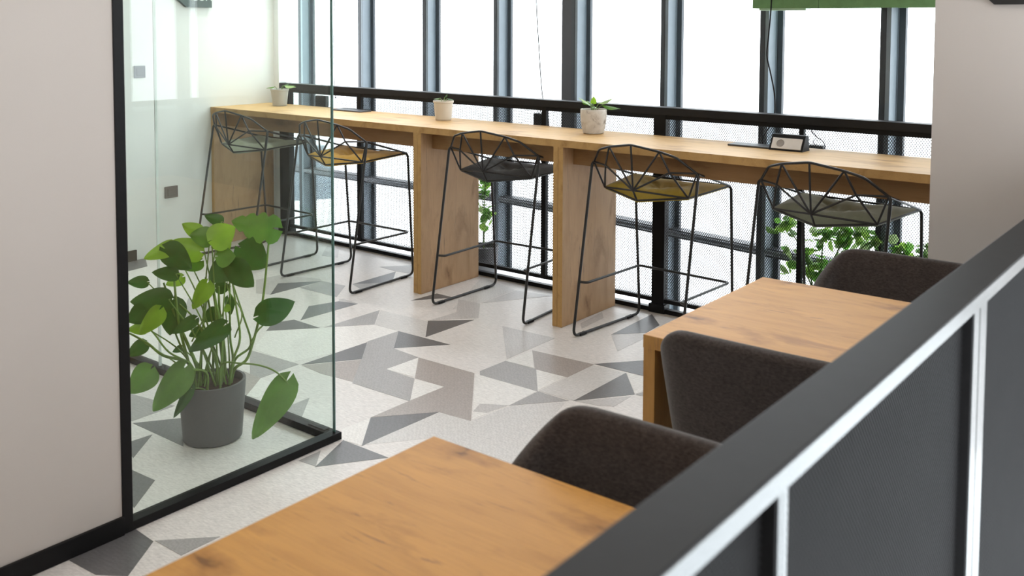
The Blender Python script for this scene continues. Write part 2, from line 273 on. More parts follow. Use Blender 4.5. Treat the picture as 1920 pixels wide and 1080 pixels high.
LEAVES = [["lime", 0, [-0.204, -2.034, 0.813], [0.032, 0.089, 0.045], [0.049, -0.003, -0.042]], ["green", 1, [-0.053, -1.853, 0.852], [-0.147, -0.091, 0.024], [-0.027, 0.034, 0.057]], ["dark", 0, [-0.271, -1.942, 0.864], [-0.078, -0.03, 0.019], [0.004, 0.007, 0.023]], ["lime", 0, [-0.295, -2.026, 0.829], [-0.081, -0.032, 0.031], [-0.003, 0.019, 0.027]], ["green", 0, [-0.236, -2.02, 0.82], [-0.07, -0.048, 0.003], [-0.02, 0.016, 0.039]], ["lime", 0, [-0.25, -2.059, 0.765], [-0.134, -0.039, 0.032], [-0.017, 0.031, 0.038]], ["lime", 0, [-0.303, -2.147, 0.8], [-0.046, -0.096, -0.044], [-0.032, 0.004, 0.025]], ["dark", 0, [-0.308, -2.177, 0.788], [0.106, 0.047, -0.075], [-0.019, -0.025, -0.041]], ["dark", 0, [-0.251, -2.166, 0.694], [-0.104, -0.043, -0.004], [-0.007, 0.006, 0.029]], ["dark", 0, [-0.187, -1.911, 0.761], [0.12, 0.035, -0.07], [-0.031, -0.03, -0.056]], ["dark", 0, [-0.172, -1.979, 0.709], [-0.029, -0.073, -0.062], [-0.038, -0.013, 0.035]], ["dark", 0, [-0.154, -1.99, 0.708], [0.123, 0.022, -0.072], [-0.031, -0.023, -0.042]], ["green", 0, [-0.165, -2.034, 0.753], [0.055, 0.045, -0.0], [0.027, -0.02, -0.035]], ["dark", 0, [-0.306, -2.166, 0.582], [-0.124, -0.094, -0.013], [-0.016, 0.006, 0.048]], ["dark", 0, [-0.433, -2.183, 0.636], [-0.044, -0.059, 0.001], [-0.007, 0.003, 0.025]], ["dark", 0, [-0.345, -2.248, 0.549], [-0.044, -0.045, -0.045], [-0.028, -0.009, 0.032]], ["lime", 0, [-0.279, -2.223, 0.558], [-0.023, -0.075, -0.084], [-0.042, -0.006, 0.018]], ["lime", 0, [-0.358, -2.238, 0.478], [-0.064, -0.038, -0.015], [-0.023, 0.009, 0.02]], ["dark", 0, [-0.329, -2.134, 0.567], [0.035, -0.037, -0.127], [-0.04, -0.041, 0.007]], ["dark", 0, [-0.184, -2.128, 0.516], [-0.048, -0.069, -0.051], [-0.015, -0.006, 0.021]], ["dark", 0, [-0.075, -2.072, 0.497], [-0.093, -0.097, -0.099], [-0.028, -0.009, 0.031]], ["lime", 0, [-0.204, -2.059, 0.642], [-0.004, -0.065, -0.09], [-0.04, -0.01, 0.014]], ["dark", 0, [-0.24, -1.995, 0.509], [-0.023, -0.045, -0.041], [-0.02, -0.008, 0.02]], ["dark", 0, [-0.235, -1.938, 0.55], [0.029, -0.014, -0.065], [-0.024, -0.009, -0.004]], ["dark", 0, [-0.051, -1.927, 0.506], [0.144, 0.065, 0.067], [0.03, 0.0, -0.047]], ["green", 0, [0.115, -1.92, 0.275], [-0.006, -0.162, -0.18], [-0.053, -0.021, 0.025]], ["green", 0, [-0.333, -2.232, 0.311], [-0.002, -0.087, -0.072], [-0.041, -0.02, 0.032]], ["green", 0, [-0.193, -2.174, 0.33], [0.009, -0.142, -0.123], [-0.057, -0.014, 0.026]], ["dark", 0, [-0.474, -2.171, 0.37], [-0.025, -0.064, -0.041], [-0.02, -0.008, 0.024]], ["dark", 0, [-0.292, -2.028, 0.428], [-0.025, -0.043, -0.023], [-0.013, -0.003, 0.018]], ["dark", 0, [-0.353, -2.08, 0.355], [-0.029, -0.026, -0.02], [-0.01, -0.001, 0.012]], ["dark", 0, [-0.159, -2.167, 0.254], [-0.025, -0.062, -0.106], [-0.014, -0.012, 0.011]], ["lime", 0, [-0.342, -2.078, 0.774], [-0.014, -0.071, -0.029], [-0.034, 0.001, 0.03]], ["lime", 0, [-0.355, -2.072, 0.645], [-0.029, -0.057, -0.025], [-0.026, 0.004, 0.019]], ["lime", 0, [-0.21, -1.952, 0.784], [-0.05, -0.049, -0.015], [-0.017, 0.006, 0.023]], ["dark", 0, [-0.26, -1.979, 0.595], [0.048, 0.037, 0.008], [0.01, -0.003, -0.025]], ["green", 0, [-0.264, -2.048, 0.721], [-0.059, -0.051, -0.031], [-0.028, 0.006, 0.024]], ["lime", 0, [-0.175, -1.995, 0.533], [0.018, 0.015, -0.008], [0.004, -0.01, -0.014]]]
STEMS = [[[[-0.152, -1.971, 0.278], [-0.116, -1.941, 0.314], [-0.098, -1.923, 0.38], [-0.082, -1.903, 0.477], [-0.07, -1.885, 0.593], [-0.061, -1.86, 0.839]], 0.007, 0.004], [[[-0.105, -1.97, 0.321], [-0.115, -1.97, 0.414], [-0.135, -1.975, 0.558], [-0.157, -1.982, 0.694]], 0.006, 0.003], [[[-0.13, -1.939, 0.314], [-0.112, -1.921, 0.373], [-0.14, -1.934, 0.488], [-0.18, -1.954, 0.618]], 0.006, 0.003], [[[-0.176, -2.012, 0.31], [-0.188, -2.01, 0.454], [-0.21, -2.018, 0.569], [-0.226, -2.024, 0.662]], 0.008, 0.004], [[[-0.176, -1.962, 0.311], [-0.188, -1.965, 0.398], [-0.197, -1.958, 0.572], [-0.203, -1.954, 0.681]], 0.006, 0.003], [[[-0.23, -2.091, 0.298], [-0.274, -2.116, 0.419], [-0.309, -2.136, 0.505], [-0.352, -2.158, 0.64]], 0.009, 0.004], [[[-0.256, -2.122, 0.323], [-0.284, -2.133, 0.465], [-0.304, -2.137, 0.607], [-0.318, -2.138, 0.75]], 0.007, 0.004], [[[-0.246, -2.152, 0.323], [-0.304, -2.193, 0.361], [-0.356, -2.23, 0.41], [-0.414, -2.271, 0.449]], 0.008, 0.004], [[[-0.216, -2.155, 0.319], [-0.269, -2.191, 0.382], [-0.317, -2.222, 0.452], [-0.358, -2.249, 0.501]], 0.005, 0.003], [[[-0.177, -2.037, 0.324], [-0.202, -2.051, 0.388], [-0.258, -2.085, 0.495], [-0.306, -2.118, 0.552]], 0.006, 0.003], [[[-0.079, -1.945, 0.393], [-0.059, -1.926, 0.443], [-0.032, -1.902, 0.481], [-0.044, -1.91, 0.501]], 0.004, 0.003], [[[-0.073, -2.059, 0.324], [-0.029, -2.024, 0.342], [0.027, -1.982, 0.335], [0.078, -1.945, 0.311], [0.119, -1.917, 0.262], [0.123, -1.916, 0.234], [0.104, -1.932, 0.224]], 0.004, 0.003], [[[-0.185, -1.994, 0.31], [-0.195, -1.994, 0.404], [-0.211, -1.998, 0.52], [-0.217, -1.996, 0.614]], 0.008, 0.004], [[[-0.231, -2.017, 0.299], [-0.24, -2.013, 0.444], [-0.255, -2.017, 0.545], [-0.271, -2.021, 0.647]], 0.005, 0.003], [[[-0.325, -2.102, 0.288], [-0.338, -2.104, 0.389], [-0.355, -2.112, 0.446], [-0.362, -2.11, 0.548]], 0.005, 0.003], [[[-0.251, -2.1, 0.405], [-0.22, -2.07, 0.491], [-0.212, -2.057, 0.577], [-0.212, -2.053, 0.634]], 0.003, 0.002], [[[-0.149, -1.971, 0.408], [-0.13, -1.949, 0.509], [-0.18, -1.98, 0.609], [-0.174, -1.97, 0.689]], 0.003, 0.002], [[[-0.145, -2.115, 0.302], [-0.218, -2.17, 0.309], [-0.261, -2.205, 0.274]], 0.006, 0.003]]
# ================================================================== SETTING
XL = -3.213
bm = bmesh.new()
add_prism(bm, [(XL - .15, -9), (6, -9), (6, -3.95), (2.86, -3.95), (2.86, .62), (XL - .15, .62)], -.25, -.0015)
floor = mobj('floor', bm, M_TILE['base'][0], kind='structure')
random.seed(11)
def add_tile(tone, pts):
    ax, ay = min(p[0] for p in pts), min(p[1] for p in pts)
    bm = bmesh.new(); add_prism(bm, [(x - ax, y - ay) for x, y in pts], -.003, 0)
    o = mobj('tile', bm, random.choice(M_TILE[tone]), floor); o.location = (ax, ay, -.0009 + .00001 * len(floor.children))
for tone, pts in TILES: add_tile(tone, pts)
def rnd_tiles(x0, x1, y0, y1, step):
    y = y0
    while y < y1:
        x = x0 + random.uniform(0, step * .4)
        while x < x1:
            a = random.uniform(0, 6.28); s = step * random.uniform(.3, .42)
            add_tile(random.choice(['dark', 'mid', 'pale', 'taupe', 'white']), [(x + s * math.cos(a + k * 2.1 + random.uniform(-.3, .3)), y + s * math.sin(a + k * 2.1 + random.uniform(-.3, .3)) * .8) for k in range(3)])
            x += step
        y += step
rnd_tiles(1.75, 2.7, -3.6, -.1, .55)
rnd_tiles(-3.0, -1.3, -6.5, -3.0, .8)
rnd_tiles(.6, 5.6, -8.6, -4.3, .8)
box('ceiling', M_CEIL, None, XL - .15, 6, -9, .95, 2.95, 3.1)['kind'] = 'structure'
box('wall_left', M_WALL2, None, XL - .15, XL, -9, .62, 0, 2.95)['kind'] = 'structure'
box('wall_back', M_WALL, None, XL, 6, -9.15, -9, 0, 2.95)['kind'] = 'structure'
box('wall_right', M_WALL, None, 6, 6.15, -9, -3.9, -3, 2.95)['kind'] = 'structure'
box('wall_front', M_WALL, None, .10, .212, -9, -2.664, 0, 2.95)['kind'] = 'structure'
box('wall_column', M_WALL, None, 2.092, 3.30, -.30, .40, 0, 2.95)['kind'] = 'structure'  # right end widened out of view to cut window reflections in the glass
box('baseboard_front', M_BLACK, None, .205, .224, -9, -2.664, 0, .062, .002)['kind'] = 'structure'
box('baseboard_left', M_BLACK, None, XL, XL + .014, -2.4, -.62, 0, .075, .002)['kind'] = 'structure'
box('trim_1', M_SILL, None, XL, XL + .062, .585, .66, 0, 2.95)['kind'] = 'structure'
box('trim_2', M_SILL, None, -6.5, 2.86, .625, 1.35, -.30, -.14)['kind'] = 'structure'
# unseen stairwell below the landing, opened for bright reflections on the near railing
bm = bmesh.new(); add_box(bm, 2.86, 6, -3.95, .4, -3.2, -3.0)
mobj('floor_lower', bm, M_TILE['base'][0], kind='structure')
# ground outside
bm = bmesh.new(); add_box(bm, -90, 60, 2.0, 120, -4.8, -4.5)
mobj('ground_outside', bm, plain('pale_paving', (.78, .78, .78), .8, var=.1, vscale=.4), kind='structure')
bm = bmesh.new(); add_prism(bm, ROAD, -4.5, -4.47)
mobj('trim_road', bm, plain('asphalt', (.13, .16, .20), .8, var=.15, vscale=.6), kind='structure')
# ------------------------------------------------------------------ facade
FAC = [(-5.21, 1.2), (-4.44, 1.2), (-3.669, 1.2), (-2.902, 1.2), (-2.161, 1.2), (-1.437, 1.2), (-.675, 1.12), (.109, .98), (.83, .855), (1.545, .745), (2.27, .63), (2.99, .52), (3.72, .41), (4.45, .30), (5.17, .19), (5.9, .08)]
ZB, ZT = -3.2, 2.95
for i, (x, y) in enumerate(FAC):
    nx, ny = FAC[i + 1] if i + 1 < len(FAC) else (x + .72, y - .11)
    a = math.atan2(ny - y, nx - x); L = math.hypot(nx - x, ny - y)
    zb = -.14 if x < 2.5 else ZB
    win = empty('window_%d' % (i + 1), (x, y, 0), a, kind='structure')
    if i == 6:
        win['label'] = 'tall facade bay with a broader dark column at its left edge'
        box('column_post', plain('dark_column', (.045, .045, .05), .5), win, -.10, -.004, .0, .10, zb, ZT, .002)
    mu = box('mullion', M_MULL, win, .028, .053, .0, .089, zb, ZT, .0015)
    box('mullion_shaded_front', M_MULLD, win, -.004, .028, -.002, .10, zb, ZT, .001)  # mullion front in shade, the shade put into its dark colour
    box('mullion_back', M_MULLD, win, .028, .088, .089, .112, zb, ZT, .001)
    bm = bmesh.new(); add_box(bm, .053, L - .004, .012, .10, .36, .41, .004)
    mobj('transom', bm, M_MULLD, win)
    bm = bmesh.new(); add_tube(bm, [(.053, .012, .388), (L - .004, .012, .388)], .016, n=12); smooth_angle(mobj('transom_bead', bm, M_TRANS, win))
    box('pane', M_PANE, win, .053, L - .004, .070, .082, zb, ZT)
# ------------------------------------------------------------------ window railing
def mesh_panel(name, parent, x0, x1, z0, z1, y, pitch, wd, slope, th=.0016, axis='x'):
    W, H = x1 - x0, z1 - z0; bm = bmesh.new()
    for sgn in (1, -1):
        # line: z = sgn*slope*(x-c)
        c = -H / slope
        while c < W + H / slope:
            pts = []
            # param z from 0..H : x = c + z/slope (sgn=1) or c - z/slope
            xa, xb = c, c + sgn * H / slope
            t0, t1 = 0.0, 1.0
            dx = xb - xa
            for lim, side in ((0, 1), (W, -1)):
                fa, fb = side * (xa - lim), side * (xb - lim)
                if fa < 0 and fb < 0: t0, t1 = 1, 0; break
                if fa < 0: t0 = max(t0, fa / (fa - fb))
                elif fb < 0: t1 = min(t1, fa / (fa - fb))
            if t1 - t0 > .002:
                A = Vector((xa + dx * t0, 0, H * t0)); B = Vector((xa + dx * t1, 0, H * t1))
                d = (B - A).normalized(); n = Vector((-d.z, 0, d.x)) * wd / 2
                o = Vector((0, th / 2, 0)); off = .0 if sgn == 1 else th
                q = []
                for P_, e in ((A, -1), (A, 1), (B, 1), (B, -1)): q.append(P_ + n * e)
                vs = []
                for s in (-1, 1):
                    for P_ in q:
                        px, pz = P_.x, P_.z
                        yy = off + s * th / 2
                        vs.append(bm.verts.new((x0 + px, y + yy, z0 + pz) if axis == 'x' else (y + yy, x0 + px, z0 + pz)))
                for f in ((0, 1, 2, 3), (7, 6, 5, 4), (0, 4, 5, 1), (1, 5, 6, 2), (2, 6, 7, 3), (3, 7, 4, 0)): bm.faces.new([vs[k] for k in f])
            c += pitch
    o = mobj(name, bm, M_MESH, parent); o['kind'] = 'stuff'; return o
RY = .582
rail = empty('mesh_railing', (0, 0, 0), label='long black metal balustrade with fine mesh infill behind the oak counter', cat='railing')
X0, X1 = -3.148, 2.085
box('top_rail', M_RAIL, rail, X0, X1, RY, RY + .08, 1.165, 1.209, .003)
box('base_rail', M_BLACK, rail, X0, X1, RY, RY + .036, 0, .026, .002)
thick = [(-3.148, -3.03), (.294, .376)]
thin = [(-2.247, -2.205), (-1.385, -1.35), (-.528, -.493), (1.178, 1.205), (2.045, 2.08)]
for a, b in thick:
    box('post', M_BLACK, rail, a, b, RY, RY + .05, .0, 1.166, .002)
    box('post_foot', M_BLACK, rail, a - .012, b + .012, RY - .012, RY + .055, 0, .05, .003)
for a, b in thin: box('post', M_BLACK, rail, a, b, RY + .004, RY + .034, .060, 1.166, .0015)
ps = sorted(thick + thin)
for (a, b), (c, d) in zip(ps, ps[1:]):
    for za, zb_ in ((.060, .083), (1.14, 1.166)): box('frame_rail', M_BLACK, rail, b, c, RY + .006, RY + .030, za, zb_, .001)
    mesh_panel('mesh_infill', rail, b, c, .083, 1.14, RY + .018, .0135, .0026, 1.35)
# ------------------------------------------------------------------ near railing
nr = empty('mesh_railing', (0, 0, 0), label='black flat topped balustrade with dense mesh running beside the dining tables in the foreground', cat='railing')
XA, XB = 2.682, 2.764
box('top_rail', M_RAIL, nr, XA, XB, -4.6, -.305, 1.172, 1.2, .0025)
box('glare_strip', M_GLARE, nr, XB, XB + .0015, -4.6, -.305, 1.1725, 1.1975)  # added metal strip imitating the bright reflection on the rail's side
for y, ww in ((-4.15, .03), (-3.325, .03), (-2.46, .10), (-1.60, .03), (-.75, .03)):
    box('post', M_RAIL, nr, XB - .056, XB - .004, y, y + ww, 0, 1.172, .002)
    box('glare_strip', M_GLARE, nr, XB - .004, XB - .0025, y + .003, y + ww * .42, .09, 1.171)  # same added reflection strips on the post sides
    box('glare_strip', M_GLARE, nr, XB - .004, XB - .0025, y + ww * .48, y + ww - .002, .09, 1.171)
ys = [-4.15, -3.325, -2.46, -1.60, -.75, -.31]; ws = [.03, .03, .10, .03, .03, 0]
box('bottom_rail', M_RAIL, nr, XB - .040, XB - .004, -4.6, -.305, .06, .09, .002)
for k in range(5):
    mesh_panel('mesh_infill', nr, ys[k] + ws[k], ys[k + 1], .09, 1.172, XB - .024, .0085, .0034, 1.2, .002, 'y')
# ------------------------------------------------------------------ counters
HC = 1.05
def counter(x0, x1, left, right, label, apron=True):
    t = empty('bar_counter', (x0, 0, 0), label=label, cat='counter', group=None)
    L = x1 - x0
    box('countertop', M_OAKX, t, 0, L, 0, .546, HC - .040, HC, .0012)
    box('edge_band', M_OAKY, t, 0, L, -.0012, .0, HC - .040, HC - .0005)
    l0 = 0
    if left: box('side_panel', M_OAKZ, t, 0.0012, .0325, .0015, .546, .0, HC - .040, .001); box('edge_band', M_OAKY, t, 0.0012, .0325, 0, .0015, 0, HC - .040); l0 = .0325
    l1 = L
    if right: box('side_panel', M_OAKZ, t, L - .0325, L - .0012, .0015, .546, .0, HC - .040, .001); box('edge_band', M_OAKY, t, L - .0325, L - .0012, 0, .0015, 0, HC - .040); l1 = L - .0325
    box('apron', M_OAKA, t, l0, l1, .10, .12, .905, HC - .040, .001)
    return t
counter(XL + .002, -1.05, True, True, 'oak bar counter section standing against the white left wall')
counter(-1.05, .0325, True, True, 'short middle section of the oak bar counter, charcoal seated stool pulled up to it')
counter(.0325, 2.09, True, False, 'oak bar counter section running up to the white column, open power socket on it')

# ------------------------------------------------------------------ wire stools
def make_stool(cloth, label):
    t = empty('wire_bar_stool', label=label, cat='stool', group='wire bar stools along the counter')
    V = dict(T=(.321, -.137, .94), S=(.240, -.203, 1.02), P=(.156, -.230, 1.045), C=(0, -.257, 1.07), Q=(.199, -.200, .939), V=(0, -.233, .831), B=(.262, -.117, .805), W=(0, -.195, .773), F=(.308, .232, .831),
             gN=(.333, -.297, .008), gF=(.303, .297, .008), hN=(.326, -.242, .296), hF=(.304, .272, .296))
    def p(n, s): x, y, z = V[n]; return (x * s, y, z)
    for s in (-1, 1):
        tp = p('T', s); gn, gf, F = p('gN', s), p('gF', s), p('F', s)
        top = (tp[0] + s * .012, tp[1] - .010, tp[2] - .045)
        tube('sled_leg', M_WIRE, t, fillet([tp, (tp[0] + s * .010, tp[1] - .004, tp[2] - .012), gn, gf, (F[0], F[1] + .012, F[2] - .01), (F[0] - s * .02, F[1] - .012, F[2] + .002)], .045, 6), .0078, n=10)
        for yy in (-.22, .20):
            k = (yy + .297) / .594; xx = s * (.333 + (.303 - .333) * k)
            box('glide', M_BLACK, t, xx - .011, xx + .011, yy - .028, yy + .028, 0, .014, .002)
    a, b, c, d = p('hN', -1), p('hF', -1), p('hF', 1), p('hN', 1)
    a2 = (a[0] + .035, a[1] + .012, a[2]); d2 = (d[0] - .035, d[1] + .012, d[2])
    tube('footrest', M_WIRE, t, fillet([a, a2, (b[0] + .012, b[1], b[2]), (c[0] - .012, c[1], c[2]), d2, d], .03, 5), .0070, n=10)
    bm = bmesh.new(); r = .0052
    def wr(u, v, rr=r): add_tube(bm, [u, v], rr, n=8)
    C, Vv, W = V['C'], V['V'], V['W']
    rim = [p('T', -1), p('S', -1), p('P', -1), C, p('P', 1), p('S', 1), p('T', 1)]
    add_tube(bm, fillet(rim, .02, 3), .0062, n=8)
    for s in (-1, 1):
        wr(p('P', s), p('Q', s)); wr(p('P', s), Vv); wr(p('Q', s), Vv); wr(p('Q', s), p('B', s)); wr(p('Q', s), p('T', s)); wr(p('T', s), p('B', s))
        wr(Vv, p('B', s)); wr(W, p('B', s)); wr(p('T', s), p('F', s), .0062); wr(p('B', s), p('F', s))
    wr(C, Vv); wr(Vv, W); wr(p('F', -1), p('F', 1))
    smooth_angle(mobj('wire_shell', bm, M_WIRE, t), .9)
    # cushion: faceted pad stretched between the wires
    bm = bmesh.new()
    def lerp(a, b, k): return tuple(x + (y - x) * k for x, y in zip(a, b))
    bl, br, fl, fr = p('B', -1), p('B', 1), p('F', -1), p('F', 1)
    ring = []
    def edge(a, b, n, sag=0):
        for i in range(n):
            k = i / n; q = lerp(a, b, k); ring.append((q[0], q[1], q[2] + .004 - sag * math.sin(PI * k)))
    edge(bl, W, 5); edge(W, br, 5); edge(br, fr, 5); edge(fr, fl, 9, .012); edge(fl, bl, 5)
    ctr = (0, .03, .800); lay = [ring]
    K = 5
    for j in range(1, K):
        k = j / K; row = []
        for i, q in enumerate(ring):
            z = q[2] + (ctr[2] - q[2]) * k + .034 * math.sin(PI * min(1, k * 1.15)) * (1 if q[1] < 0 else .55) + .004 * math.sin(i * 1.9 + j)
            row.append((q[0] + (ctr[0] - q[0]) * k, q[1] + (ctr[1] - q[1]) * k, z))
        lay.append(row)
    rows = [[bm.verts.new(q) for q in row] for row in lay]; cv = bm.verts.new((0, .03, .806)); n = len(ring)
    for A, B in zip(rows, rows[1:]):
        for i in range(n): bm.faces.new((A[i], A[(i + 1) % n], B[(i + 1) % n], B[i]))
    for i in range(n): bm.faces.new((rows[-1][i], rows[-1][(i + 1) % n], cv))
    low = [[bm.verts.new((q[0] * .985, q[1] * .985, min(q[2], lay[0][i][2]) - .014 - .006 * min(1, j))) for i, q in enumerate(row)] for j, row in enumerate(lay[:2])]
    for i in range(n):
        bm.faces.new((rows[0][(i + 1) % n], rows[0][i], low[0][i], low[0][(i + 1) % n]))
        bm.faces.new((low[0][(i + 1) % n], low[0][i], low[1][i], low[1][(i + 1) % n]))
    bm.faces.new([low[1][i] for i in range(n)])
    sp_ = smooth_angle(mobj('seat_pad', bm, cloth, t), .8)
    if label: pass
    return t
F_SAGE = fabric('sage_felt', (.24, .26, .19), 300, .12); F_MUST = fabric('mustard_felt', (.55, .33, .05), 300, .12)
F_CHAR = fabric('charcoal_felt', (.055, .060, .066), 300, .2); F_OLIV = fabric('ochre_felt', (.42, .30, .035), 300, .12)
def stool(src, cloth, x, y, rz, label):
    t = src if src and not stool.used else link_copy(src); stool.used = True
    t.location = (x, y, 0); t.rotation_euler = (0, 0, rz); t['label'] = label
    for ch in t.children:
        if ch.name.split('.')[0] == 'seat_pad':
            if ch.data.materials[0] is not cloth: ch.data = ch.data.copy(); ch.data.materials[0] = cloth
    return t
stool.used = False
s0 = make_stool(F_SAGE, 'x')
stool(s0, F_SAGE, -2.658, .003, -.033, 'black wire bar stool with sage green seat pad, nearest the white left wall')
stool(s0, F_MUST, -1.687, .003, .006, 'black wire bar stool with bright mustard yellow pad, partly seen through the glass edge')
stool(s0, F_CHAR, -.472, .172, .045, 'black wire bar stool with charcoal grey seat pad between the two oak counter supports')
stool(s0, F_OLIV, .562, .178, -.043, 'black wire bar stool with dull ochre seat pad, right of the nearer oak counter support')
stool(s0, F_SAGE, 1.545, .150, -.125, 'black wire bar stool with sage green pad, nearest the white column')

# ------------------------------------------------------------------ tables
def table(x0, x1, y0, y1, label):
    t = empty('dining_table', (x0, y0, 0), label=label, cat='table', group=None); L, D = x1 - x0, y1 - y0; H = .745
    box('tabletop', M_OAKT, t, 0, L, 0.0012, D, H - .040, H, .0012)
    box('edge_band', M_OAKTZ, t, 0, L, 0, .0012, H - .040, H - .0005)
    for a in (0.0005, L - .0405):
        box('leg_panel', M_OAKTZ, t, a, a + .040, .0012, D, 0, H - .040, .001)
    box('stretcher', M_OAKTZ, t, .0405, L - .0405, D * .5 - .01, D * .5 + .01, H - .22, H - .040)
    return t
table(1.675, 2.62, -1.805, -.945, 'oak panel-leg dining table farther back, between two dark upholstered chairs')
table(1.679, 2.62, -3.60, -2.731, 'oak panel-leg dining table nearest the camera, cut off by the bottom of the picture')

# ------------------------------------------------------------------ chairs
def make_chair(label):
    t = empty('upholstered_chair', label=label, cat='chair', group='dark upholstered chairs at the oak tables')
    # faces +Y, back at -Y. U shaped shell
    bm = bmesh.new(); n = 30; rows = []
    path = []
    for i in range(n + 1):
        s = -1 + 2 * i / n
        path.append(s)
    def pt(s, v):
        # s in -1..1 along U, v 0 bottom..1 top
        a = abs(s); sg = 1 if s >= 0 else -1
        hw, bk, fr = .305, .27, .17
        fl = .86 + .14 * v ** .8
        if a <= .62:
            th = a / .62 * PI / 2; e = 2 / 6.0
            x = hw * math.sin(th) ** e; y = -bk * max(0, math.cos(th)) ** e
        else:
            k = (a - .62) / .38; x = hw - .012 * k; y = fr * k
        back = max(0, -y / bk)
        xx = min(1, max(0, (x / hw - .70) / .30))
        h = .842 - .055 * xx ** 1.7 - .68 * max(0, y + bk - .02)
        z0 = .37
        y2 = y * fl - (.055 * v * back) + .03
        return Vector((sg * x * fl, y2, z0 + (h - z0) * v))
    nv = 8
    for j in range(nv + 1):
        v = j / nv
        rows.append([bm.verts.new(pt(s, v)) for s in path])
    for A, B in zip(rows, rows[1:]):
        for i in range(n): bm.faces.new((A[i], A[i + 1], B[i + 1], B[i]))
    o = mobj('backrest_shell', bm, M_CHAIR, t, smooth=True)
    md = o.modifiers.new('thickness', 'SOLIDIFY'); md.thickness = .05; md.offset = 0
    md = o.modifiers.new('round', 'BEVEL'); md.width = .018; md.segments = 3; md.limit_method = 'ANGLE'; md.angle_limit = 1.0
    md = o.modifiers.new('sub', 'SUBSURF'); md.levels = 1; md.render_levels = 1
    bm = bmesh.new(); pts = []
    for i in range(28):
        a = 2 * PI * i / 28; e = 2 / 4.0
        pts.append((.235 * abs(math.cos(a)) ** e * (1 if math.cos(a) >= 0 else -1), .03 + .215 * abs(math.sin(a)) ** e * (1 if math.sin(a) >= 0 else -1)))
    add_prism(bm, pts, .37, .47)
    es = [e for e in bm.edges if abs(e.verts[0].co.z - e.verts[1].co.z) < .001]
    bmesh.ops.bevel(bm, geom=es, offset=.025, segments=3, affect='EDGES')
    smooth_angle(mobj('seat', bm, M_CHAIR, t), .8)
    for sx in (-1, 1):
        for sy in (-1, 1):
            tube('leg', M_LEGW, t, [(sx * .19, .03 + sy * .17, .375), (sx * .235, .03 + sy * .23, 0)], .019, .011, 10)
    return t
c0 = make_chair('dark charcoal tub chair seen from behind, at the near side of the farther oak table'); c0.location = (2.112, -1.685, 0)
c1 = link_copy(c0); c1.location = (2.195, -2.86, 0); c1.rotation_euler = (0, 0, PI); c1['label'] = 'dark charcoal upholstered tub chair facing the camera across the nearest oak table'
c2 = link_copy(c0); c2.location = (2.14, -.965, 0); c2.rotation_euler = (0, 0, PI); c2['label'] = 'dark charcoal upholstered tub chair in front of the white column, behind the farther table'

# ------------------------------------------------------------------ glass partition
GX, GY = .215, -1.727
gp = empty('glass_partition', (GX, GY, 0), label='frameless clear glass corner partition with black floor rail around the potted monstera', cat='partition')
box('floor_rail', M_BLACK, gp, -.05, 0, -.934, 0, 0, .030, .0015)
box('floor_rail', M_BLACK, gp, XL - GX + .002, -.05, -.05, 0, 0, .030, .0015)
box('frame_post', M_BLACK, gp, -.045, .002, -.939, -.903, 0, 2.95, .0015)
box('glass_pane', M_GLASS, gp, -.031, -.019, -.903, -.0195, .026, 2.95)
box('glass_pane', M_GLASS, gp, -1.27, -.032, -.031, -.019, .026, 2.95)
box('glass_pane', M_GLASS, gp, XL - GX + .002, -1.276, -.031, -.019, .026, 2.95)
box('glass_edge', M_EDGE, gp, -.0315, -.0185, -.0195, -.0155, .03, 2.95)
box('glass_edge', plain('glass_joint', (.75, .78, .76), .3), gp, -1.276, -1.270, -.0315, -.0185, .03, 2.95)
box('rail_clip', M_BLACK, gp, -.16, -.06, -.040, -.010, .030, .036, .001)

# ------------------------------------------------------------------ monstera
def leaf_mesh(split=False, nl=13, nw=8, heart=.10, droop=.07, fold=.25):
    """unit leaf: x across (-1..1 half widths), y along 0..1"""
    me = bmesh.new(); grid = []
    for j in range(nl + 1):
        t = j / nl
        wv = math.sin(PI * min(1, (t * .9995 + .0005)) ** .62) ** .75 if t < .999 else .0
        wv = max(wv, .015)
        if split and j % 3 == 1 and 2 < j < nl - 1: wv *= .72
        row = []
        for i in range(nw + 1):
            s = -1 + 2 * i / nw
            y = t - heart * (abs(s) ** 2) * (1 - t) ** 2 * 1.6
            z = -fold * wv * abs(s) * .35 + .03 * math.sin(6 * t + 2 * s) * abs(s) - droop * t * t * .5
            row.append((s * wv, y, z))
        grid.append(row)
    return grid
def add_leaf_obj(name, parent, B, L, Wv, mat, grid, nrm=None):
    B, L, Wv = Vector(B), Vector(L), Vector(Wv)
    n = Wv.cross(L).normalized()
    if n.dot(Vector((.6, -.8, .6))) < 0: n = -n
    sc_ = L.length
    bm = bmesh.new()
    R = [[bm.verts.new(Wv * x + L * y + n * (z * sc_)) for x, y, z in row] for row in grid]
    for A, C in zip(R, R[1:]):
        for i in range(len(A) - 1): bm.faces.new((A[i], A[i + 1], C[i + 1], C[i]))
    o = mobj(name, bm, mat, parent, smooth=True); o.location = B - (parent.location if parent else Vector()); return o
random.seed(5)
PC = Vector((-0.2144, -2.0345, 0))
mon = empty('monstera_plant', PC, label='large leafy monstera plant in a plain dark grey pot behind the glass', cat='plant')
lathe('pot', M_POT, mon, [(.108, 0), (.115, .006), (.132, .234), (.131, .24), (.121, .24), (.119, .205), (.03, .2)], 48)
bm = bmesh.new(); add_lathe(bm, [(.1185, .19), (.1185, .21), (.09, .219), (.05, .224), (.01, .226)], 24)
mobj('soil', bm, M_SOIL, mon, smooth=True)
G0, G1 = leaf_mesh(), leaf_mesh(True, 14, 8, .16)
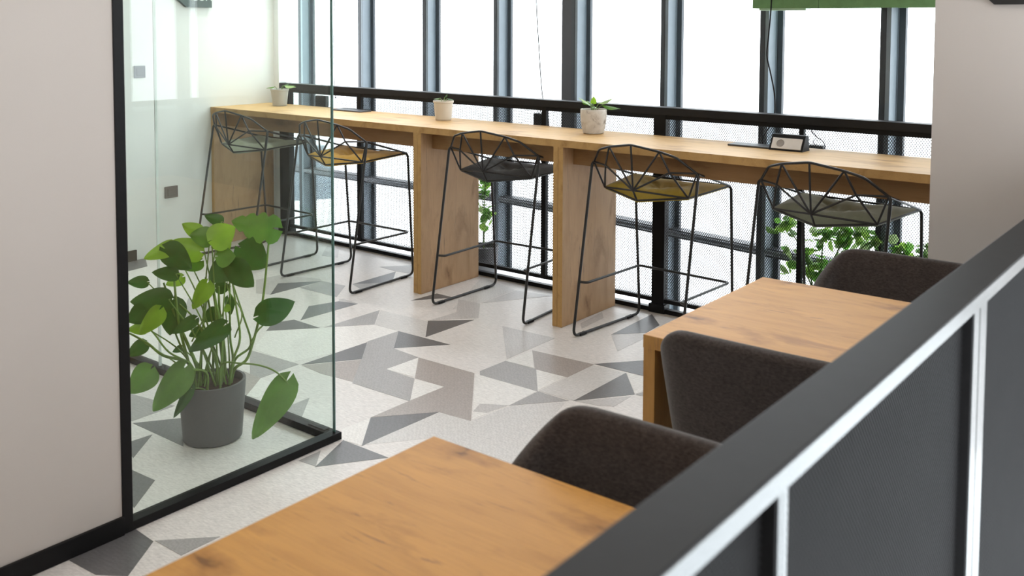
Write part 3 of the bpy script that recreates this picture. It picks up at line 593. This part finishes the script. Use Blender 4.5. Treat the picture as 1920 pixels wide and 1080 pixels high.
for tone, kind, B, L, Wv in LEAVES:
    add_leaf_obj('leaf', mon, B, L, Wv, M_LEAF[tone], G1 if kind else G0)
for pts, r0, r1 in STEMS:
    P_ = [Vector(q) - PC for q in pts]
    if P_[0].z < .36 and Vector((P_[0].x, P_[0].y)).length > .095:
        k = .09 / Vector((P_[0].x, P_[0].y)).length; P_[0] = Vector((P_[0].x * k, P_[0].y * k, P_[0].z))
    if P_[0].z < .36: P_ = [Vector((P_[0].x * .8, P_[0].y * .8, .212))] + P_
    tube('stem', M_STEM, mon, spline(P_, 5), r0, r1, 8)
# petioles for leaves without a traced stem
for k, (tone, kind, B, L, Wv) in enumerate(LEAVES):
    b = Vector(B) - PC
    if k in (1, 5, 7, 9, 10, 11, 12, 15, 16, 18, 21, 24, 25, 26, 33, 35, 36): continue
    a = 2.4 * k; r = .04 + .04 * ((k * 7) % 5) / 5
    s = Vector((r * math.cos(a), r * math.sin(a), .212)); m1 = s * .6 + b * .4; m1.z = s.z + (b.z - s.z) * .55
    tube('stem', M_STEM, mon, spline([s, m1, b], 6), .0042, .0022, 7)

# ------------------------------------------------------------------ pots on the counter
def small_plant(pos, rt, rb, h, prof, mat, label, leaves, seed):
    t = empty('potted_plant', pos, label=label, cat='plant', group='potted plants on the counter')
    lathe('pot', mat, t, prof, 40)
    bm = bmesh.new(); add_lathe(bm, [(rt * .86, h - .03), (rt * .86, h - .014), (.005, h - .010)], 20); mobj('soil', bm, M_SOIL, t, smooth=True)
    rng = random.Random(seed); g = leaf_mesh(False, 6, 4, .05, .25, .5)
    for (ax, ay, az, ln, wd, tone) in leaves:
        B = Vector((ax * .012, ay * .012, h - .012 + .012)); D = Vector((ax, ay, az)).normalized()
        st = B + D * ln * .45 + Vector((0, 0, .01))
        tube('stem', M_STEM, t, spline([(B.x, B.y, h - .014), (B + st) * .5 + Vector((0, 0, .004)), st], 4), .0025, .0016, 6)
        side = D.cross(Vector((0, 0, 1))).normalized()
        L = (D + Vector((0, 0, -.35))).normalized() * ln
        bm = bmesh.new(); n = side.cross(L).normalized()
        if n.z < 0: n = -n
        R = [[bm.verts.new(side * wd * x + L * y + n * z * ln) for x, y, z in row] for row in g]
        for A, C in zip(R, R[1:]):
            for i in range(len(A) - 1): bm.faces.new((A[i], A[i + 1], C[i + 1], C[i]))
        o = mobj('leaf', bm, M_LEAF[tone], t, smooth=True); o.location = st
    return t
def ribbed(rt, rb, h):
    p = [(rb * .94, 0), (rb, .004)]; k = 9
    for i in range(1, k):
        z = h * .90 * i / k; r = rb + (rt * .95 - rb) * (z / h); p += [(r + .0012, z), (r + .0004, z + h * .04)]
    p += [(rt * .95, h * .90), (rt, h * .915), (rt, h), (rt * .92, h), (rt * .88, h - .02), (.01, h - .022)]
    return p
M_POTA = plain('light_grey_ceramic', (.50, .48, .45), .6, var=.05); M_POTB = plain('cream_ceramic', (.66, .60, .50), .5, var=.04)
def concrete():
    m, nt, b = new_mat('stained_concrete'); v = coords(nt)
    n = noise(nt, v, 18, 6, .65, 1.2); r = ramp(nt, [(.30, (.25, .21, .18)), (.44, (.58, .54, .49)), (.7, (.70, .67, .62))]); nt.links.new(n.outputs[0], r.inputs[0])
    nt.links.new(r.outputs[0], b.inputs['Base Color']); b.inputs['Roughness'].default_value = .85; bump(nt, b, n.outputs[0], .2); return m
M_CONC = concrete()
small_plant((-2.905, .40, HC), .070, .052, .130, ribbed(.070, .052, .130), M_POTA, 'small plant in a tapered light grey ribbed pot on the counter by the left wall',
    [(1, .5, .45, .085, .020, 'pale'), (.9, .8, .6, .075, .02, 'green'), (-1, -.8, .35, .060, .014, 'green'), (.3, .9, .8, .05, .015, 'dark')], 1)
small_plant((-1.20, .40, HC), .068, .053, .128, ribbed(.068, .053, .128), M_POTB, 'tapered cream ribbed pot with very few short leaves, middle of the counter',
    [(.9, .5, .3, .04, .012, 'dark'), (-.8, -.2, .25, .045, .014, 'green'), (.1, .4, .9, .03, .01, 'dark')], 2)
cp = [(.048, 0), (.060, .004), (.068, .03), (.075, .075), (.077, .115), (.077, .140), (.0755, .143), (.067, .143), (.066, .12), (.01, .118)]
small_plant((.006, .385, HC), .077, .06, .143, cp, M_CONC, 'rounded pale concrete pot with dark stains and fresh green leaves',
    [(-.7, -.5, 1.1, .065, .014, 'pale'), (.6, .4, .7, .085, .022, 'pale'), (1, .7, .35, .10, .020, 'green'), (-.2, -.5, .5, .06, .02, 'green'), (.2, -.3, .8, .06, .018, 'lime'), (-.6, .3, .6, .055, .018, 'green'), (.5, -.6, .3, .05, .016, 'green')], 3)

# ------------------------------------------------------------------ power sockets on the counter
M_GREYP = plain('dark_grey_plate', (.06, .065, .07), .4); M_WHITEP = plain('white_socket', (.72, .70, .68), .4)
ps1 = empty('power_socket', (-2.16, .455, HC), .0, label='closed dark flat power socket plate on the counter seen at the glass edge', cat='socket')
box('cover_plate', M_GREYP, ps1, -.155, .155, -.055, .055, 0, .010, .003)
box('hinge', M_BLACK, ps1, -.15, .15, .050, .056, .002, .013, .002)
ps2 = empty('power_socket', (1.08, .40, HC), 0, label='open flip-up power socket with white face on the counter near the right column', cat='socket')
box('cover_plate', M_GREYP, ps2, -.205, .035, -.035, .075, 0, .010, .003)
bm = bmesh.new(); pts = [(-.052, 0), (.048, 0), (.040, .008), (.030, .078), (-.006, .078), (-.010, .072)]
lo = [bm.verts.new((.035, y, z)) for y, z in pts]; hi = [bm.verts.new((.215, y, z)) for y, z in pts]
bm.faces.new(lo); bm.faces.new(hi[::-1])
for i in range(len(pts)): bm.faces.new((lo[i], hi[i], hi[(i + 1) % len(pts)], lo[(i + 1) % len(pts)]))
mobj('socket_housing', bm, M_BLACK, ps2)
fv = empty('x'); bpy.data.objects.remove(fv)
bm = bmesh.new(); add_box(bm, .046, .204, -.003, .003, 0, .060, .0015)
fp = mobj('socket_face', bm, M_WHITEP, ps2); fp.location = (0, -.048, .009); fp.rotation_euler = (-.52, 0, 0)
bm = bmesh.new(); add_lathe(bm, [(.020, 0), (.0205, .002), (.018, .003), (.017, .001), (.002, .0005)], 24)
rg = mobj('socket_ring', bm, plain('grey_plastic', (.33, .31, .29), .5), fp); rg.location = (.092, -.003, .030); rg.rotation_euler = (PI / 2, 0, 0)
# ------------------------------------------------------------------ wall outlet and switch
def wall_plate(y, z, w_, h_, mat, name, label):
    t = empty(name, (XL, y, z), label=label, cat='switch' if 'switch' in name else 'socket')
    box('plate', mat, t, 0, .010, -w_ / 2, w_ / 2, -h_ / 2, h_ / 2, .003)
    box('rocker' if 'switch' in name else 'socket_insert', mat, t, .010, .014, -w_ * .3, w_ * .3, -h_ * .3, h_ * .3, .002)
wall_plate(-.34, .45, .105, .085, plain('taupe_plastic', (.12, .105, .10), .4), 'wall_socket', 'dark taupe wall socket low on the white wall left of the counter')
wall_plate(-.57, 1.335, .085, .085, plain('slate_plastic', (.10, .105, .13), .4), 'light_switch', 'slate grey light switch plate high on the white wall behind the glass')
# ------------------------------------------------------------------ signs
M_SIGNG = plain('dark_green_board', (.035, .060, .055), .5); M_SIGNB = plain('black_board', (.012, .012, .013), .5)
sg = empty('wall_sign', (XL, 0, 1.795), label='dark green hanging sign board with cut corner and white letters on left wall', cat='sign')
bm = bmesh.new(); pts = [(-.205, 0), (.005, 0), (.005, .35), (-.40, .35), (-.40, .16)]
lo = [bm.verts.new((0.001, y, z)) for y, z in pts]; hi = [bm.verts.new((.03, y, z)) for y, z in pts]
bm.faces.new(lo); bm.faces.new(hi[::-1])
for i in range(len(pts)): bm.faces.new((lo[i], hi[i], hi[(i + 1) % len(pts)], lo[(i + 1) % len(pts)]))
mobj('board', bm, M_SIGNG, sg)
cu = bpy.data.curves.new('lettering', 'FONT'); cu.body = 'COME'; cu.size = .075; cu.extrude = .001
to = bpy.data.objects.new('lettering', cu); COL.objects.link(to); to.parent = sg; to.location = (.0312, -.165, .051); to.rotation_euler = (PI / 2, 0, PI / 2)
cu.materials.append(plain('white_lettering', (.8, .85, .82), .5))
bpy.context.view_layer.update()
lm = bpy.data.meshes.new_from_object(to.evaluated_get(bpy.context.evaluated_depsgraph_get()))
lo_ = bpy.data.objects.new('lettering', lm); COL.objects.link(lo_); lo_.parent = sg; lo_.location = to.location; lo_.rotation_euler = to.rotation_euler; lo_['kind'] = 'stuff'
bpy.data.objects.remove(to); lo_.name = 'lettering'
sb = empty('wall_sign', (2.30, -.302, 1.77), label='black sign board with cut corner high on the white column', cat='sign')
bm = bmesh.new(); pts = [(.012, 0), (.40, 0), (.40, .35), (-.02, .35), (-.02, .03)]
lo = [bm.verts.new((x, 0, z)) for x, z in pts]; hi = [bm.verts.new((x, -.02, z)) for x, z in pts]
bm.faces.new(lo); bm.faces.new(hi[::-1])
for i in range(len(pts)): bm.faces.new((lo[i], hi[i], hi[(i + 1) % len(pts)], lo[(i + 1) % len(pts)]))
mobj('board', bm, M_SIGNB, sb)
# ------------------------------------------------------------------ pendant lamp and hanging cables
M_FELT = fabric('green_felt', (.17, .32, .14), 200, .1)
ly = .705
lx0 = .845
pl = empty('pendant_lamp', (lx0, ly, 1.78), label='long green felt pendant lamp hanging by the window above the counter', cat='lamp')
box('felt_side', M_FELT, pl, 0, 1.22, 0, .012, 0, .30, .002)
box('felt_side', M_FELT, pl, .012, 1.22, .10, .112, 0.0, .30, .002)
box('felt_end', M_FELT, pl, 0, .012, .012, .10, 0, .30, .001)
box('felt_end', M_FELT, pl, 1.208, 1.22, .012, .10, 0, .30, .001)
box('felt_top', M_FELT, pl, .012, 1.208, .012, .10, .288, .30, .001)
box('diffuser', plain('pale_green_acrylic', (.55, .75, .58), .3), pl, .03, .30, .02, .092, -.012, .006, .002)
for xx in (.15, 1.05): tube('suspension_cord', M_BLACK, pl, [(xx, .056, .29), (xx, .056, 1.17)], .003)
def cable(name, pts, r, label, cat='cable'):
    o = tube(name, M_BLACK, None, spline(pts, 8), r); tag(o, label, cat); return o
cable('hanging_cable', [(.955, .675, 2.95), (.968, .675, 2.2), (.970, .675, 1.825), (.957, .675, 1.62), (.951, .675, 1.52), (.975, .675, 1.42), (.998, .675, 1.316), (1.003, .676, 1.22), (.99, .68, 1.16), (.93, .68, 1.06), (.88, .68, .9)], .0042, 'black power cable hanging down in front of the window beside the green lamp')
cable('hanging_cable', [(-.66, .685, 2.95), (-.655, .685, 2.2), (-.649, .685, 1.84), (-.632, .685, 1.6), (-.60, .685, 1.25), (-.575, .685, 1.18), (-.545, .685, 1.06), (-.55, .685, .9)], .0032, 'thin dark cable hanging before the middle window bay above the charcoal stool')
cable('hanging_cable', [(-2.68, .76, 2.95), (-2.69, .76, 1.86), (-2.70, .76, 1.5), (-2.695, .76, 1.2), (-2.68, .76, 1.1)], .0028, 'thin pale looking cord hanging in the window bay seen through the glass')
cable('hanging_cable', [(1.30, .672, 1.17), (1.215, .675, 1.14), (1.235, .675, 1.10), (1.285, .675, 1.06), (1.29, .675, .95)], .0028, 'short curly cord dangling behind the open power socket')
def lampbox(x0, x1, z0, z1, label, ring=True):
    t = empty('socket_box', ((x0 + x1) / 2, .70, z0), label=label, cat='socket box'); hw = (x1 - x0) / 2
    box('body', M_GREYP, t, -hw, hw, -.02, .02, 0, z1 - z0, .008)
    bmx = bmesh.new(); add_box(bmx, -hw * 1.2, hw * 1.25, -.022, .022, -.006, .0, .001); mobj('base', bmx, M_BLACK, t)
    tube('hook', M_BLACK, t, [(.012 * math.cos(a), 0, z1 - z0 + .016 + .016 * math.sin(a)) for a in [k * 2 * PI / 12 for k in range(12)]], .0018, n=6)
    tube('suspension_cord', M_BLACK, t, [(0, 0, z1 - z0 + .03), (0, 0, 2.95 - z0)], .0009, n=6)
lampbox(-.668, -.598, 1.02, 1.108, 'small dark box hanging behind the railing by the charcoal stool')
lampbox(-2.83, -2.71, 1.03, 1.118, 'small dark rounded box hanging behind the railing seen through the glass')
lampbox(1.175, 1.275, 1.028, 1.05, 'flat black bar hanging behind the railing next to the open power socket')

# ------------------------------------------------------------------ leafy plants between railing and window
def window_plant(pos, spots, label, seed, hpot=.28, pr=1.0):
    t = empty('leafy_plant', pos, label=label, cat='plant', group=None)
    lathe('pot', M_POT, t, [(r * pr, z) for r, z in [(.085, 0), (.09, .005), (.105, hpot), (.095, hpot), (.09, hpot - .03), (.01, hpot - .035)]], 24)
    rng = random.Random(seed); me = None; g = leaf_mesh(False, 6, 4, .12, .35, .5)
    meshes = []
    for mt in ('bright', 'fresh', 'pale', 'green'):
        bm = bmesh.new(); R = [[bm.verts.new((x * .42, y, z)) for x, y, z in row] for row in g]
        for A, C in zip(R, R[1:]):
            for i in range(len(A) - 1): bm.faces.new((A[i], A[i + 1], C[i + 1], C[i]))
        m = bpy.data.meshes.new('leaf'); bm.to_mesh(m); bm.free(); m.materials.append(M_LEAF[mt])
        for p in m.polygons: p.use_smooth = True
        meshes.append(m)
    k = 0
    for (cx, cy, cz, rx, ry, rz_, cnt) in spots:
        c = Vector((cx, cy, cz)) - Vector(pos)
        tube('stem', M_STEM, t, spline([(0, 0, hpot - .04), (c.x * .4, c.y * .4, (hpot + c.z) * .55), c], 6), .005, .003, 6)
        for i in range(cnt):
            o = bpy.data.objects.new('leaf', rng.choices(meshes, (4, 4, 2, 1))[0]); COL.objects.link(o); o.parent = t
            o.location = c + Vector((rng.gauss(0, .5) * rx, rng.uniform(-1, 1) * ry, rng.gauss(0, .5) * rz_))
            s = rng.uniform(.042, .072); o.scale = (s, s, s)
            o.rotation_euler = (rng.uniform(-1.2, .2), rng.uniform(-.5, .5), rng.uniform(0, 6.28))
    return t
window_plant((1.26, .718, -.14), [(1.05, .735, .60, .07, .02, .06, 20), (1.10, .735, .40, .06, .02, .12, 20), (1.27, .735, .57, .10, .02, .06, 34), (1.25, .735, .40, .09, .02, .12, 30), (1.42, .735, .60, .10, .02, .05, 30), (1.40, .735, .45, .10, .02, .08, 23), (1.53, .735, .57, .05, .02, .04, 10)], 'bushy bright green plant behind the mesh railing, under the sage stool by the column', 4)
window_plant((1.83, .695, -.14), [(1.70, .69, .55, .05, .01, .07, 20), (1.83, .69, .57, .06, .01, .06, 27), (1.85, .69, .42, .06, .01, .08, 17)], 'leafy green plant behind the mesh railing, beside the white column', 8, .28, .6)
window_plant((-1.19, .80, -.14), [(-1.14, .76, .62, .03, .03, .05, 15), (-1.14, .76, .38, .03, .03, .09, 15), (-1.2, .80, .5, .06, .04, .1, 17)], 'green plant peeking out from behind the farther oak counter support', 9)
bpy.context.view_layer.update()
